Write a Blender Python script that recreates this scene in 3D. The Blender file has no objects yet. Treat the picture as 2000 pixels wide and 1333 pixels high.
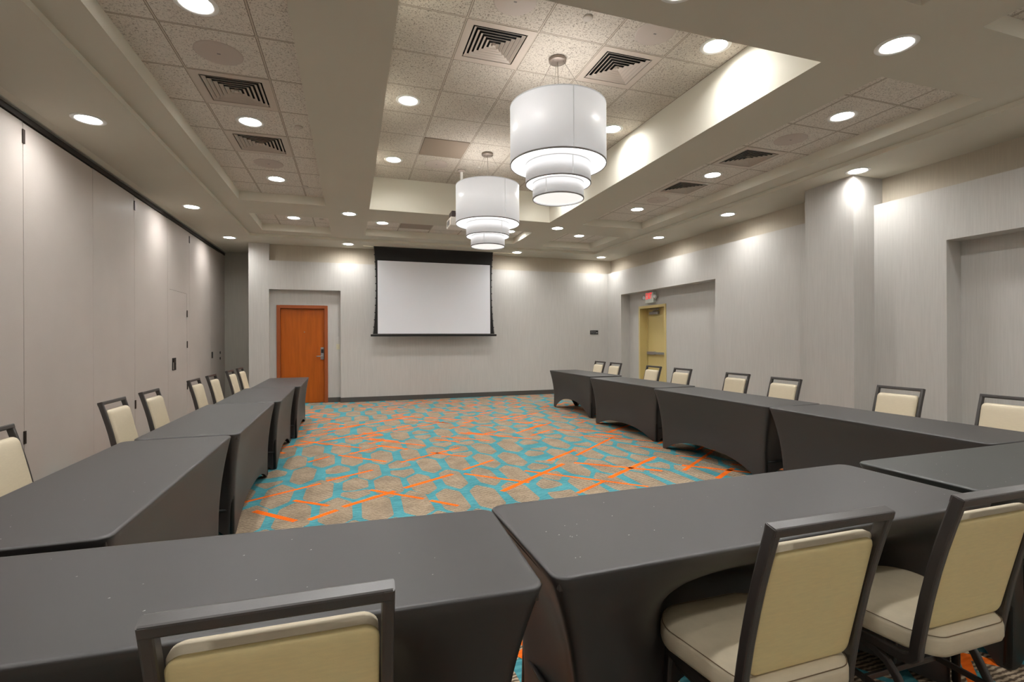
import bpy, bmesh, math, random
from mathutils import Vector, Matrix
from mathutils.geometry import tessellate_polygon
random.seed(7)
C = bpy.context.scene.collection
PI = math.pi

# ------------------------------------------------------------------ materials
def lin(c):
    return tuple((v/12.92 if v <= .04045 else ((v+.055)/1.055)**2.4) for v in (x/255 for x in c))+(1,)
def mat(name, col, rough=.6, metal=0, spec=.5, emit=None, es=0, sheen=0, noise=0, nscale=8, bump=0, bscale=60, stretch=None, coat=0):
    m = bpy.data.materials.new(name); m.use_nodes = True
    nt = m.node_tree; b = nt.nodes['Principled BSDF']
    b.inputs['Base Color'].default_value = lin(col); b.inputs['Roughness'].default_value = rough
    b.inputs['Metallic'].default_value = metal; b.inputs['Specular IOR Level'].default_value = spec
    if sheen:
        b.inputs['Sheen Weight'].default_value = sheen; b.inputs['Sheen Roughness'].default_value = .45
    if coat: b.inputs['Coat Weight'].default_value = coat
    if emit:
        b.inputs['Emission Color'].default_value = lin(emit); b.inputs['Emission Strength'].default_value = es
    tc = nt.nodes.new('ShaderNodeTexCoord'); mp = nt.nodes.new('ShaderNodeMapping')
    nt.links.new(tc.outputs['Object'], mp.inputs['Vector'])
    if stretch: mp.inputs['Scale'].default_value = stretch
    if noise:
        n = nt.nodes.new('ShaderNodeTexNoise'); n.inputs['Scale'].default_value = nscale; n.inputs['Detail'].default_value = 5
        nt.links.new(mp.outputs[0], n.inputs['Vector'])
        r = nt.nodes.new('ShaderNodeMapRange'); r.inputs[1].default_value = .3; r.inputs[2].default_value = .7
        r.inputs[3].default_value = 1-noise; r.inputs[4].default_value = 1+noise
        nt.links.new(n.outputs['Fac'], r.inputs[0])
        h = nt.nodes.new('ShaderNodeVectorMath'); h.operation = 'SCALE'; h.inputs[0].default_value = lin(col)[:3]
        nt.links.new(r.outputs[0], h.inputs['Scale']); nt.links.new(h.outputs[0], b.inputs['Base Color'])
    if bump:
        n = nt.nodes.new('ShaderNodeTexNoise'); n.inputs['Scale'].default_value = bscale; n.inputs['Detail'].default_value = 4
        nt.links.new(mp.outputs[0], n.inputs['Vector'])
        bp = nt.nodes.new('ShaderNodeBump'); bp.inputs['Strength'].default_value = bump; bp.inputs['Distance'].default_value = .002
        nt.links.new(n.outputs['Fac'], bp.inputs['Height']); nt.links.new(bp.outputs[0], b.inputs['Normal'])
    return m
M = {}
M['wall'] = mat('wallpaper', (195,192,187), .75, spec=.3, noise=.05, nscale=6, stretch=(14,14,.5), bump=.35, bscale=22)
M['wallup'] = mat('beige_wallpaper', (190,180,163), .78, spec=.3, noise=.05, nscale=6, stretch=(14,14,.5), bump=.3, bscale=22)
M['panel'] = mat('partition_vinyl', (196,187,180), .48, spec=.45, noise=.03, nscale=2, bump=.25, bscale=90)
M['alcove'] = mat('alcove_wallpaper', (176,172,162), .8, spec=.3, noise=.04, nscale=6, stretch=(14,14,.5))
M['paint'] = mat('ceiling_paint', (199,194,180), .8, spec=.2, noise=.015, nscale=1.5)
M['tray'] = mat('riser_lit_tone', (230,226,212), .8, spec=.2)  # paler than the soffit: light on the upright faces put into the colour
M['base'] = mat('rubber_baseboard', (78,74,70), .55)
M['black'] = mat('black_plastic', (16,15,14), .5)
M['trackdark'] = mat('track_seal', (44,38,34), .7)
M['alu'] = mat('aluminium', (190,188,182), .35, metal=.8)
M['hinge'] = mat('bronze_hinge', (52,44,38), .4, metal=.4)
M['frame'] = mat('chair_metal', (50,44,41), .38, spec=1.0, bump=.1, bscale=200)
M['glide'] = mat('clear_glide', (220,220,215), .3)
M['vinyl'] = mat('cream_vinyl', (218,205,178), .42, spec=.4, noise=.03, nscale=30, stretch=(1,1,6), bump=.2, bscale=300)
M['vinylback'] = mat('cream_vinyl_back', (240,222,166), .45, spec=.4, noise=.035, nscale=30, stretch=(1,1,6), bump=.2, bscale=300)
M['seam'] = mat('seam', (120,100,75), .7)
M['trim'] = mat('light_trim', (232,232,228), .5)
M['white'] = mat('white_plastic', (225,222,214), .5)
M['offwhite'] = mat('speaker_grille', (194,182,173), .7, bump=.3, bscale=400)
M['beigevent'] = mat('painted_metal_vent', (200,188,176), .5)
M['lens'] = mat('lit_lens', (255,255,255), .5, emit=(255,254,252), es=90)
M['refl'] = mat('reflector', (250,250,250), .4, emit=(255,253,247), es=9)
M['duct'] = mat('duct_dark', (10,9,8), .9)
M['grille'] = mat('return_grille', (150,134,118), .6, bump=.4, bscale=300)
M['shade'] = mat('fabric_shade', (222,222,226), .35, spec=.5, emit=(255,255,255), es=.17, noise=.01, nscale=40, stretch=(20,20,.4))
M['shade2'] = mat('fabric_shade_inner', (216,216,220), .4, emit=(255,255,255), es=.12, noise=.015, nscale=40, stretch=(20,20,.4))
M['diffuser'] = mat('lit_diffuser', (245,245,245), .5, emit=(255,253,250), es=1.0)
M['diffuserlow'] = mat('lit_diffuser_bottom', (240,240,240), .5, emit=(255,253,250), es=.40)
M['band'] = mat('grey_band', (120,116,114), .4)
M['seamgrey'] = mat('shade_seam', (170,168,168), .6, emit=(255,255,255), es=.14)
M['nickel'] = mat('brushed_nickel', (150,138,128), .35, metal=.6)
M['cord'] = mat('cord', (170,160,150), .5)
M['cherry'] = mat('cherry_wood', (170,84,10), .38, spec=.4, noise=.14, nscale=3, stretch=(7,7,.6))
M['cherryframe'] = mat('cherry_frame', (150,76,34), .38, noise=.05, nscale=6)
M['yellow'] = mat('yellow_paint', (208,188,128), .4)
M['steel'] = mat('satin_steel', (170,170,172), .3, metal=.85)
M['steelpaint'] = mat('grey_closer', (150,142,138), .4, metal=.3)
M['ivory'] = mat('ivory_plastic', (206,200,172), .4)
M['screen'] = mat('screen_white', (240,242,248), .85, spec=.1)
M['screenblack'] = mat('screen_black', (26,24,23), .8)
M['exitred'] = mat('exit_red', (235,60,70), .5, emit=(255,60,70), es=.35)
M['signwhite'] = mat('sign_housing', (214,220,212), .5)
M['chrome'] = mat('lamp_chrome', (210,205,210), .15, metal=.9)
M['lettering'] = mat('grey_lettering', (170,168,168), .6)
M['projwhite'] = mat('projector_case', (232,224,214), .45)
M['projdark'] = mat('projector_mount', (70,58,54), .5)
M['tabletop'] = mat('table_laminate', (60,55,50), .6)
M['spandex'] = mat('stretch_cover', (42,39,38), .45, spec=.75, sheen=0, noise=.04, nscale=3)
M['spandexg'] = mat('stretch_cover_greyer', (42,44,41), .45, spec=.75, sheen=0, noise=.04, nscale=3)
M['lint'] = mat('lint', (190,188,186), .8)
M['tealcap'] = mat('cap', (196,188,178), .6)

def nodes(m):
    nt = m.node_tree
    return nt, nt.nodes, nt.links, nt.nodes['Principled BSDF']

# acoustic tile: lines of the grid come from the object's own origin
def tile_mat(name, col, dark):
    m = mat(name, col, .9, spec=.1)
    nt, N, L, b = nodes(m)
    tc = N.new('ShaderNodeTexCoord'); sep = N.new('ShaderNodeSeparateXYZ'); L.new(tc.outputs['Object'], sep.inputs[0])
    def axis(o):
        a = N.new('ShaderNodeMath'); a.operation = 'DIVIDE'; a.inputs[1].default_value = .6096; L.new(sep.outputs[o], a.inputs[0])
        f = N.new('ShaderNodeMath'); f.operation = 'FRACT'; L.new(a.outputs[0], f.inputs[0])
        s = N.new('ShaderNodeMath'); s.operation = 'SUBTRACT'; s.inputs[1].default_value = .5; L.new(f.outputs[0], s.inputs[0])
        ab = N.new('ShaderNodeMath'); ab.operation = 'ABSOLUTE'; L.new(s.outputs[0], ab.inputs[0])
        return ab
    mx = N.new('ShaderNodeMath'); mx.operation = 'MAXIMUM'; L.new(axis(0).outputs[0], mx.inputs[0]); L.new(axis(1).outputs[0], mx.inputs[1])
    groove = N.new('ShaderNodeMapRange'); groove.inputs[1].default_value = .482; groove.inputs[2].default_value = .486; L.new(mx.outputs[0], groove.inputs[0])
    bar = N.new('ShaderNodeMapRange'); bar.inputs[1].default_value = .489; bar.inputs[2].default_value = .491; L.new(mx.outputs[0], bar.inputs[0])
    n = N.new('ShaderNodeTexNoise'); n.inputs['Scale'].default_value = 75; n.inputs['Detail'].default_value = 3; n.inputs['Distortion'].default_value = 1.2
    L.new(tc.outputs['Object'], n.inputs['Vector'])
    r = N.new('ShaderNodeMapRange'); r.inputs[1].default_value = .36; r.inputs[2].default_value = .46; r.inputs[3].default_value = .0; r.inputs[4].default_value = 1; L.new(n.outputs['Fac'], r.inputs[0])
    c1 = N.new('ShaderNodeMix'); c1.data_type = 'RGBA'; L.new(r.outputs[0], c1.inputs[0]); c1.inputs[6].default_value = lin(dark); c1.inputs[7].default_value = lin(col)
    c2 = N.new('ShaderNodeMix'); c2.data_type = 'RGBA'; L.new(groove.outputs[0], c2.inputs[0]); L.new(c1.outputs[2], c2.inputs[6]); c2.inputs[7].default_value = lin((100,90,80))
    c3 = N.new('ShaderNodeMix'); c3.data_type = 'RGBA'; L.new(bar.outputs[0], c3.inputs[0]); L.new(c2.outputs[2], c3.inputs[6]); c3.inputs[7].default_value = lin((196,186,172))
    L.new(c3.outputs[2], b.inputs['Base Color'])
    bp = N.new('ShaderNodeBump'); bp.inputs['Strength'].default_value = .6; bp.inputs['Distance'].default_value = .003
    L.new(r.outputs[0], bp.inputs['Height']); L.new(bp.outputs[0], b.inputs['Normal'])
    return m
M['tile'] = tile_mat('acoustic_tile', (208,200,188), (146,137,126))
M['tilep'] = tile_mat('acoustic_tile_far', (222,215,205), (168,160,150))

def carpet_mat(name, c1, c2, scale, strong, dist, bands=True):
    m = mat(name, c1, .95, spec=.05)
    nt, N, L, b = nodes(m)
    tc = N.new('ShaderNodeTexCoord')
    n = N.new('ShaderNodeTexNoise'); n.inputs['Scale'].default_value = 5; n.inputs['Detail'].default_value = 3; L.new(tc.outputs['Object'], n.inputs['Vector'])
    w = N.new('ShaderNodeTexWave'); w.bands_direction = 'Y'; w.inputs['Scale'].default_value = scale; w.inputs['Distortion'].default_value = dist
    w.inputs['Detail'].default_value = 3; w.inputs['Detail Scale'].default_value = 2.2; L.new(tc.outputs['Object'], w.inputs['Vector'])
    mx = N.new('ShaderNodeMix'); mx.data_type = 'RGBA'; mx.inputs[6].default_value = lin(c1); mx.inputs[7].default_value = lin(c2)
    r = N.new('ShaderNodeMapRange'); r.inputs[1].default_value = .25; r.inputs[2].default_value = .8; r.inputs[3].default_value = 0; r.inputs[4].default_value = strong
    L.new(w.outputs['Fac'], r.inputs[0]); L.new(r.outputs[0], mx.inputs[0])
    m2 = N.new('ShaderNodeMix'); m2.data_type = 'RGBA'; m2.blend_type = 'MULTIPLY'; m2.inputs[0].default_value = 1
    r2 = N.new('ShaderNodeMapRange'); r2.inputs[1].default_value = .3; r2.inputs[2].default_value = .7; r2.inputs[3].default_value = .82; r2.inputs[4].default_value = 1.14
    L.new(n.outputs['Fac'], r2.inputs[0])
    L.new(mx.outputs[2], m2.inputs[6]); L.new(r2.outputs[0], m2.inputs[7]); L.new(m2.outputs[2], b.inputs['Base Color'])
    f = N.new('ShaderNodeTexNoise'); f.inputs['Scale'].default_value = 260; L.new(tc.outputs['Object'], f.inputs['Vector'])
    bp = N.new('ShaderNodeBump'); bp.inputs['Strength'].default_value = .5; bp.inputs['Distance'].default_value = .004
    L.new(f.outputs['Fac'], bp.inputs['Height']); L.new(bp.outputs[0], b.inputs['Normal'])
    return m
M['teal'] = carpet_mat('carpet_teal', (90,158,166), (60,128,138), 9, .7, 5)
M['taupe'] = carpet_mat('carpet_taupe', (104,89,75), (194,174,148), 16, .95, 3.2)
M['orange'] = carpet_mat('carpet_orange', (250,118,36), (228,98,26), 12, .5, 3)

# ------------------------------------------------------------------ mesh helpers
class MB:
    def __init__(s): s.v = []; s.f = []; s.mi = []; s.sm = []
    def add(s, vs, fs, mi=0, smooth=False):
        o = len(s.v); s.v += [tuple(v) for v in vs]
        for f in fs: s.f.append(tuple(i+o for i in f)); s.mi.append(mi); s.sm.append(smooth)
        return s
    def box(s, x0, x1, y0, y1, z0, z1, mi=0):
        vs = [(x, y, z) for z in (z0, z1) for y in (y0, y1) for x in (x0, x1)]
        return s.add(vs, [(0,2,3,1),(4,5,7,6),(0,1,5,4),(2,6,7,3),(0,4,6,2),(1,3,7,5)], mi)
    def quad(s, a, b, c, d, mi=0): return s.add([a,b,c,d], [(0,1,2,3)], mi)
    def disc(s, cx, cy, z, r, n=40, up=False, mi=0):
        vs = [(cx+r*math.cos(2*PI*i/n), cy+r*math.sin(2*PI*i/n), z) for i in range(n)]
        return s.add(vs, [tuple(range(n)) if up else tuple(reversed(range(n)))], mi)
    def lathe(s, prof, n=40, mi=0, cx=0, cy=0, cap0=False, cap1=False, smooth=True):
        vs = []; k = len(prof)
        for i in range(n):
            a = 2*PI*i/n
            for r, z in prof: vs.append((cx+r*math.cos(a), cy+r*math.sin(a), z))
        fs = [(i*k+j, ((i+1)%n)*k+j, ((i+1)%n)*k+j+1, i*k+j+1) for i in range(n) for j in range(k-1)]
        if cap0: fs.append(tuple(i*k for i in reversed(range(n))))
        if cap1: fs.append(tuple(i*k+k-1 for i in range(n)))
        return s.add(vs, fs, mi, smooth)
    def sweep(s, path, prof, up=(1,0,0), closed=False, caps=True, mi=0, smooth=False):
        # prof = list of (a, b): a along 'up', b along normal in the path plane
        P = [Vector(p) for p in path]; n = len(P); U0 = Vector(up).normalized(); rings = []
        for i, p in enumerate(P):
            if closed: t = (P[(i+1)%n]-P[i-1])
            else: t = P[min(i+1,n-1)]-P[max(i-1,0)]
            t.normalize(); nn = t.cross(U0)
            if nn.length < 1e-5: nn = t.cross(Vector((0,1,0)))
            nn.normalize(); uu = nn.cross(t).normalized()
            k = 1.0
            if 0 < i < n-1:
                d1 = (P[i]-P[i-1]).normalized(); d2 = (P[i+1]-P[i]).normalized(); k = 1/max(.6, math.sqrt(max(.0,(1+d1.dot(d2))/2)))
            rings.append([p+uu*a+nn*b*k for a, b in prof])
        m = len(prof); vs = [v for r in rings for v in r]; fs = []
        for i in range(n if closed else n-1):
            for j in range(m):
                a, b = i*m+j, i*m+(j+1)%m; c, d = ((i+1)%n)*m+(j+1)%m, ((i+1)%n)*m+j
                fs.append((a,b,c,d))
        if caps and not closed: fs += [tuple(reversed(range(m))), tuple((n-1)*m+j for j in range(m))]
        return s.add(vs, fs, mi, smooth)
    def tube(s, path, r, n=8, mi=0, closed=False, up=(1,0,0)):
        return s.sweep(path, [(r*math.cos(2*PI*i/n), r*math.sin(2*PI*i/n)) for i in range(n)], up=up, closed=closed, mi=mi, smooth=True)
    def bar(s, p, q, w, d, up=(1,0,0), mi=0): return s.sweep([p, q], rrect(w, d, min(w,d)*.18), up=up, mi=mi)
    def holes(s, outer, holes, z, up=False, mi=0):
        pl = [[Vector((x,y,0)) for x, y in outer]]+[[Vector((x,y,0)) for x, y in h] for h in holes]
        tris = tessellate_polygon(pl); vs = [(v.x, v.y, z) for p in pl for v in p]; fs = []
        for t in tris:
            a, b, c = (Vector(vs[i]) for i in t); nz = (b-a).cross(c-a).z
            if abs(nz) < 1e-12: continue
            fs.append(tuple(t) if (nz > 0) == up else tuple(reversed(t)))
        return s.add(vs, fs, mi)
    def build(s, name, mats, parent=None, loc=None, fix=True, bevel=0):
        me = bpy.data.meshes.new(name); me.from_pydata(s.v, [], s.f)
        for m in (mats if isinstance(mats, (list, tuple)) else [mats]): me.materials.append(M[m] if isinstance(m, str) else m)
        for p, mi, sm in zip(me.polygons, s.mi, s.sm): p.material_index = mi; p.use_smooth = sm
        if fix:
            b = bmesh.new(); b.from_mesh(me)
            if bevel:
                bmesh.ops.remove_doubles(b, verts=b.verts, dist=1e-5)
            bmesh.ops.recalc_face_normals(b, faces=b.faces); b.to_mesh(me); b.free()
        o = bpy.data.objects.new(name, me); C.objects.link(o)
        if bevel:
            md = o.modifiers.new('bevel', 'BEVEL'); md.width = bevel; md.segments = 2; md.limit_method = 'ANGLE'
        if parent: o.parent = parent
        if loc: o.location = loc
        return o
def rrect(w, d, r, k=2):
    pts = []
    for cx, cy, a0 in ((w/2-r, d/2-r, 0), (-w/2+r, d/2-r, PI/2), (-w/2+r, -d/2+r, PI), (w/2-r, -d/2+r, 1.5*PI)):
        for i in range(k+1):
            a = a0+PI/2*i/k; pts.append((cx+r*math.cos(a), cy+r*math.sin(a)))
    return pts
def outline(w, y0, y1, rf, rr, n=9):      # rounded rectangle in plan, front corners rf, rear corners rr
    pts = []
    for cx, cy, r, a0 in ((w/2-rf, y1-rf, rf, 0), (-w/2+rf, y1-rf, rf, PI/2), (-w/2+rr, y0+rr, rr, PI), (w/2-rr, y0+rr, rr, 1.5*PI)):
        for i in range(n):
            a = a0+PI/2*i/(n-1); pts.append((cx+r*math.cos(a), cy+r*math.sin(a)))
    return pts
def rect(x0, x1, y0, y1): return [(x0,y0),(x1,y0),(x1,y1),(x0,y1)]
def circ(x, y, r, n=32): return [(x+r*math.cos(2*PI*i/n), y+r*math.sin(2*PI*i/n)) for i in range(n)]
def empty(name, loc, rz=0, label=None, cat=None, group=None):
    o = bpy.data.objects.new(name, None); o.empty_display_size = .1; C.objects.link(o); o.location = loc; o.rotation_euler = (0,0,rz)
    if label: tag(o, label, cat, group)
    return o
def tag(o, label, cat, group=None):
    o['label'] = label; o['category'] = cat
    if group: o['group'] = group
    return o
def structure(o, label=None):
    o['kind'] = 'structure'
    if label: o['label'] = label; o['category'] = 'room'
    return o
def copy_tree(o, parent=None):
    c = o.copy(); C.objects.link(c); c.parent = parent
    for ch in list(o.children): copy_tree(ch, c)
    return c

# ------------------------------------------------------------------ dimensions (metres; camera stands at x=0, y=0)
F, CP, ST, CT = 3.395, 3.346, 3.522, 3.914
WX0, WX1, WY0, WY1 = -2.70, 6.235, -1.0, 11.245
SX0, SX1, SY0, SY1 = -1.8226, 5.4947, .20, 10.50     # raised field of the ceiling
SLOTS = [  # x0 x1 y0 y1 top  gridx gridy  kind
 (.286,3.333,2.78,8.06,CT,.8953,4.464,'centre'),
 (-1.535,-.36,2.79,8.06,ST,-1.2428,3.936,'left'),
 (3.97,5.19,2.79,8.05,ST,4.28,3.89,'right'),
 (-1.55,-.35,8.87,10.16,ST,-1.2428,9.20,'left_far'),
 (.285,3.333,8.87,10.10,ST,.8953,9.20,'centre_far'),
 (3.98,5.19,8.80,10.15,ST,4.28,9.20,'right_far'),
 (-1.55,-.35,.85,2.10,ST,-1.2428,1.40,'left_near'),
 (.285,3.36,.85,2.12,ST,.8953,1.40,'centre_near'),
 (3.977,5.19,.85,2.14,ST,4.28,1.40,'right_near')]
# downlights: x, y, plane, label
DL = [
 (-2.24,5.42,CP,'nearest downlight in the left perimeter soffit beside the partition track'),
 (-2.25,8.50,CP,'middle downlight in the left perimeter soffit along the folding partition'),
 (-2.23,10.82,CP,'last downlight in the left perimeter soffit before the far alcove'),
 (-.04,10.85,CP,'downlight close to the far wall between wooden door and screen'),
 (3.644,10.78,CP,'round downlight close to the far wall, just right of the projection screen'),
 (5.848,10.855,CP,'round downlight in the far right corner of the perimeter soffit'),
 (5.80,8.40,CP,'downlight in the right perimeter soffit in front of the exit sign niche'),
 (5.80,6.51,CP,'downlight in the right perimeter soffit between exit niche and column'),
 (5.79,4.35,CP,'round downlight at the top corner of the projecting wall column'),
 (-.015,8.45,F,'downlight on the flat soffit past the tall tray far left corner'),
 (3.643,8.43,F,'downlight on the flat soffit past the tall tray far right corner'),
 (3.645,2.456,F,'large-looking downlight on the flat soffit near the top right of the photo'),
 (1.84,2.44,F,'downlight on the flat soffit just beyond the top edge of the photo'),
 (-.94,3.66,ST,'downlight cut by the top edge of the photo, in the left tile recess'),
 (-.94,5.48,ST,'downlight between the two square vents of the left tile recess'),
 (-.943,7.32,ST,'downlight at the far end of the long left tile recess'),
 (-.952,9.55,ST,'downlight in the short tile recess above the wooden door'),
 (.572,9.50,ST,'downlight in the far middle tile recess beside the brown return grille'),
 (3.06,9.50,ST,'downlight in the far middle recess mostly hidden by the farther pendant'),
 (4.59,9.48,ST,'downlight in the short far right tile recess'),
 (4.59,7.25,ST,'downlight at the far end of the long right tile recess'),
 (4.59,5.43,ST,'downlight between the two square vents of the right tile recess'),
 (4.60,3.61,ST,'downlight nearest the camera in the long right tile recess'),
 (.597,5.39,CT,'nearer downlight of the left line in the tall tray'),
 (.59,7.22,CT,'farther downlight of the left line in the tall tray'),
 (3.055,3.57,CT,'downlight at the near right corner of the tall tray'),
 (3.055,5.37,CT,'tall tray downlight peeking out right of the nearer pendant lamp'),
 (3.055,7.22,CT,'far right tall tray downlight hidden behind the nearer pendant lamp'),
 (.595,3.57,CT,'downlight in the tall tray, near left, just outside the photo'),
 (-2.24,2.9,CP,'left perimeter soffit downlight outside the left photo edge'),
 (5.80,2.0,CP,'right perimeter soffit downlight outside the right photo edge'),
 (-.015,2.456,F,'flat soffit downlight at the tall tray near left corner'),
 (-.95,1.45,ST,'downlight in the short near left tile recess above the camera side'),
 (1.8,1.45,ST,'downlight in the near middle tile recess above the camera'),
 (4.59,1.45,ST,'downlight in the short near right tile recess outside the photo'),
 (-2.24,0.3,CP,'downlight in the near left corner of the perimeter soffit behind the camera'),
 (-.04,-.35,CP,'downlight in the perimeter soffit right behind the camera'),
 (3.64,-.35,CP,'downlight in the perimeter soffit behind the camera on the right'),
 (5.80,-.3,CP,'downlight in the near right corner of the perimeter soffit')]
HR = .098
VENTS = [(.8953,3.854,CT,'square ceiling vent in the tall tray left of the nearer pendant canopy'),
         (2.1145,3.854,CT,'square ceiling vent in the tall tray right of the nearer pendant canopy'),
         (-1.2428,4.5456,ST,'nearer square vent in the left tile recess'),
         (-1.2428,5.7648,ST,'farther square vent in the left tile recess'),
         (4.28,4.4996,ST,'nearer square vent in the right tile recess'),
         (4.28,5.7188,ST,'farther square vent in the right tile recess')]
T6 = .6096

# ------------------------------------------------------------------ ceiling
def holes_in(z, x0, x1, y0, y1):
    return [circ(x, y, HR) for x, y, p, _ in DL if abs(p-z) < 1e-4 and x0 < x < x1 and y0 < y < y1]
mb = MB()
mb.holes(rect(-2.60,6.42,-1.05,12.62), [rect(SX0,SX1,SY0,SY1), rect(.26,3.79,10.935,11.0)]+[h for h in holes_in(CP,-9,9,-9,20)], CP)
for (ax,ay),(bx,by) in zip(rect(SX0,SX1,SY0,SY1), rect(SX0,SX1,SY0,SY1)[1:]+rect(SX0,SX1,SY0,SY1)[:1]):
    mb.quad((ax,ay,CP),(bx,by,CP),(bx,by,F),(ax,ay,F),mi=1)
mb.holes(rect(SX0,SX1,SY0,SY1), [rect(*s[:4]) for s in SLOTS]+holes_in(F,SX0,SX1,SY0,SY1), F)
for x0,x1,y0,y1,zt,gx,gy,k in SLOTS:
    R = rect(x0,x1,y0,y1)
    for (ax,ay),(bx,by) in zip(R, R[1:]+R[:1]): mb.quad((ax,ay,F),(bx,by,F),(bx,by,zt),(ax,ay,zt), mi=1)  # recess sides share the tone lightened to imitate light falling on them
mb.quad((-2.60,-1.05,CP),(-2.60,12.62,CP),(-2.66,12.62,3.322),(-2.66,-1.05,3.322))
mb.quad((-2.66,-1.05,3.322),(-2.66,12.62,3.322),(-2.66,12.62,3.40),(-2.66,-1.05,3.40))
mb.box(-2.95,6.8,-1.2,12.9,4.0,4.05)
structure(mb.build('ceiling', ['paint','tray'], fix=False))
for x0,x1,y0,y1,zt,gx,gy,k in SLOTS:
    hs = holes_in(zt,x0,x1,y0,y1)+[rect(vx+.02,vx+T6-.02,vy+.02,vy+T6-.02) for vx,vy,vz,_ in VENTS if abs(vz-zt)<1e-4 and x0<vx<x1 and y0<vy<y1]
    m_ = MB(); m_.holes([(x-gx,y-gy) for x,y in rect(x0,x1,y0,y1)], [[(x-gx,y-gy) for x,y in h] for h in hs], 0)
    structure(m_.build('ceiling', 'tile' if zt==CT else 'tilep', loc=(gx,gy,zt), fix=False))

# ------------------------------------------------------------------ floor: teal ground, taupe cells and orange strokes woven in
mb = MB(); mb.quad((-2.95,-1.2,0),(6.8,-1.2,0),(6.8,12.9,0),(-2.95,12.9,0))
def cell(cx, cy, hw, h, hs, zz, part=0):        # long hexagon with softened corners, or its upper / lower half
    raw = [(hw,-hs),(hw,hs),(0,h),(-hw,hs),(-hw,-hs),(0,-h)]
    c_ = random.uniform(-.08,.08)
    if part == 1: raw = [(hw,c_+.05),(hw,hs),(0,h),(-hw,hs),(-hw,c_),(-.02,c_-.02)]
    if part == 2: raw = [(hw,-hs),(hw,c_-.06),(0,c_-.10),(-hw,c_-.08),(-hw,-hs),(0,-h)]
    raw = [(x*(1+random.uniform(-.06,.06))+random.uniform(-.008,.008), y*(1+random.uniform(-.04,.04))+random.uniform(-.010,.010)) for x,y in raw]
    pts = []
    n = len(raw)
    for i in range(n):
        a, b, c = Vector(raw[i-1]), Vector(raw[i]), Vector(raw[(i+1)%n])
        ra = min(.032, (b-a).length*.42); rb = min(.032, (c-b).length*.42)
        p = b+(a-b).normalized()*ra; q = b+(c-b).normalized()*rb
        for t in (0,.33,.67,1): pts.append(p*(1-t)**2+b*2*t*(1-t)+q*t*t)
    mb.add([(cx+p.x, cy+p.y, zz) for p in pts], [tuple(range(len(pts)))], 1)
j = 0
y = -1.25
row = 0
while y < 12.9:
    off = 0 if row % 2 == 0 else .155
    x = -3.1+off+.024
    while x < 6.9:
        jx, jy = random.uniform(-.02,.02), random.uniform(-.035,.035)
        if random.random() < .24:
            cell(x+jx, y+jy, .118, .365, .21, .0006, 1); cell(x+jx, y+jy, .118, .365, .21, .0006, 2)
        else: cell(x+jx, y+jy, .115+random.uniform(-.008,.008), .358, .206, .0006)
        x += .31
    y += .595; row += 1
strokes = [((-.065,4.205),(.366,4.498)),((.159,4.605),(.58,4.202)),((-.225,5.028),(.213,5.304)),((-.729,4.331),(-.393,3.99)),((-.878,4.573),(-.274,4.963)),((-.461,4.51),(-.174,4.272)),((-.303,3.985),(-.108,4.148)),((-.143,6.112),(.37,5.613)),((-.456,5.87),(-.239,6.084)),((.455,4.559),(.961,4.88)),((.515,5.534),(1.281,6.047)),((.625,4.139),(.821,3.933)),
 ((1.267,4.182),(2.173,4.894)),((1.682,4.761),(2.561,3.885)),((2.467,5.191),(3.43,6.019)),((2.37,4.252),(3.288,4.845)),((1.873,3.92),(2.259,4.165)),((1.071,4.856),(1.585,4.356)),((2.066,5.068),(2.585,5.471)),((.9,5.9),(1.25,5.55)),((1.1,5.0),(1.5,5.3)),((2.3,4.9),(3.0,4.3))]
def free(p): return not (-.9 < p[0] < 3.2 and 3.8 < p[1] < 6.1)
gx = -2.6
while gx < 6.3:
    gy = -.9
    while gy < 11.6:
        px, py = gx+random.uniform(-.22,.22), gy+random.uniform(-.22,.22)
        if free((px,py)) and random.random() < .86:
            ln = random.choice((.26,.38,.5,.5,.75,1.05)); an = math.radians(random.choice((34,34,36,-44,-42,-45)))+random.uniform(-.05,.05)
            a = (px-ln/2*math.cos(an), py-ln/2*math.sin(an)); b = (px+ln/2*math.cos(an), py+ln/2*math.sin(an))
            if -2.68 < min(a[0],b[0]) and max(a[0],b[0]) < 6.2 and max(a[1],b[1]) < 11.2 and free(a) and free(b): strokes.append((a,b))
        gy += .44
    gx += .46
for i,(a,b) in enumerate(strokes):
    a, b = Vector(a), Vector(b); d = (b-a).normalized(); n = Vector((-d.y,d.x))*(.020 if i % 3 else .026); z = .0011+.0002*(i%3)
    mb.add([(p.x,p.y,z) for p in (a-n,b-n,b+n*.9,a+n*1.1)], [(0,1,2,3)], 2)
structure(mb.build('floor', ['teal','taupe','orange'], fix=False))

# ------------------------------------------------------------------ far wall
NX0, NX1, NZ = -1.60, -.205, 2.405
mb = MB()
mb.box(NX1,6.6,WY1,11.375,0,3.0); mb.box(-1.975,NX0,WY1,11.375,0,3.0); mb.box(NX0,NX1,WY1,11.375,NZ,3.0)
mb.box(-1.975,-1.59,WY1,11.36,3.0,3.42)
mb.box(-1.59,6.6,11.32,11.375,3.0,3.42,1)
mb.box(-1.975,-1.474,11.375,11.55,0,3.42); mb.box(-.469,6.6,11.375,11.55,0,3.42); mb.box(-1.474,-.469,11.375,11.55,2.085,3.42)
mb.box(-1.474,-.469,11.50,11.55,0,2.085)
structure(mb.build('wall_far', ['wall','wallup']))
mb = MB(); mb.box(-2.95,-1.9,12.60,12.75,0,3.42); mb.box(-1.975,-1.86,11.55,12.60,0,3.42)
structure(mb.build('wall_alcove', 'alcove'))
mb = MB(); mb.box(-2.95,6.8,-1.2,-1.05,0,3.42); structure(mb.build('wall_near', 'wall'))
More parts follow.
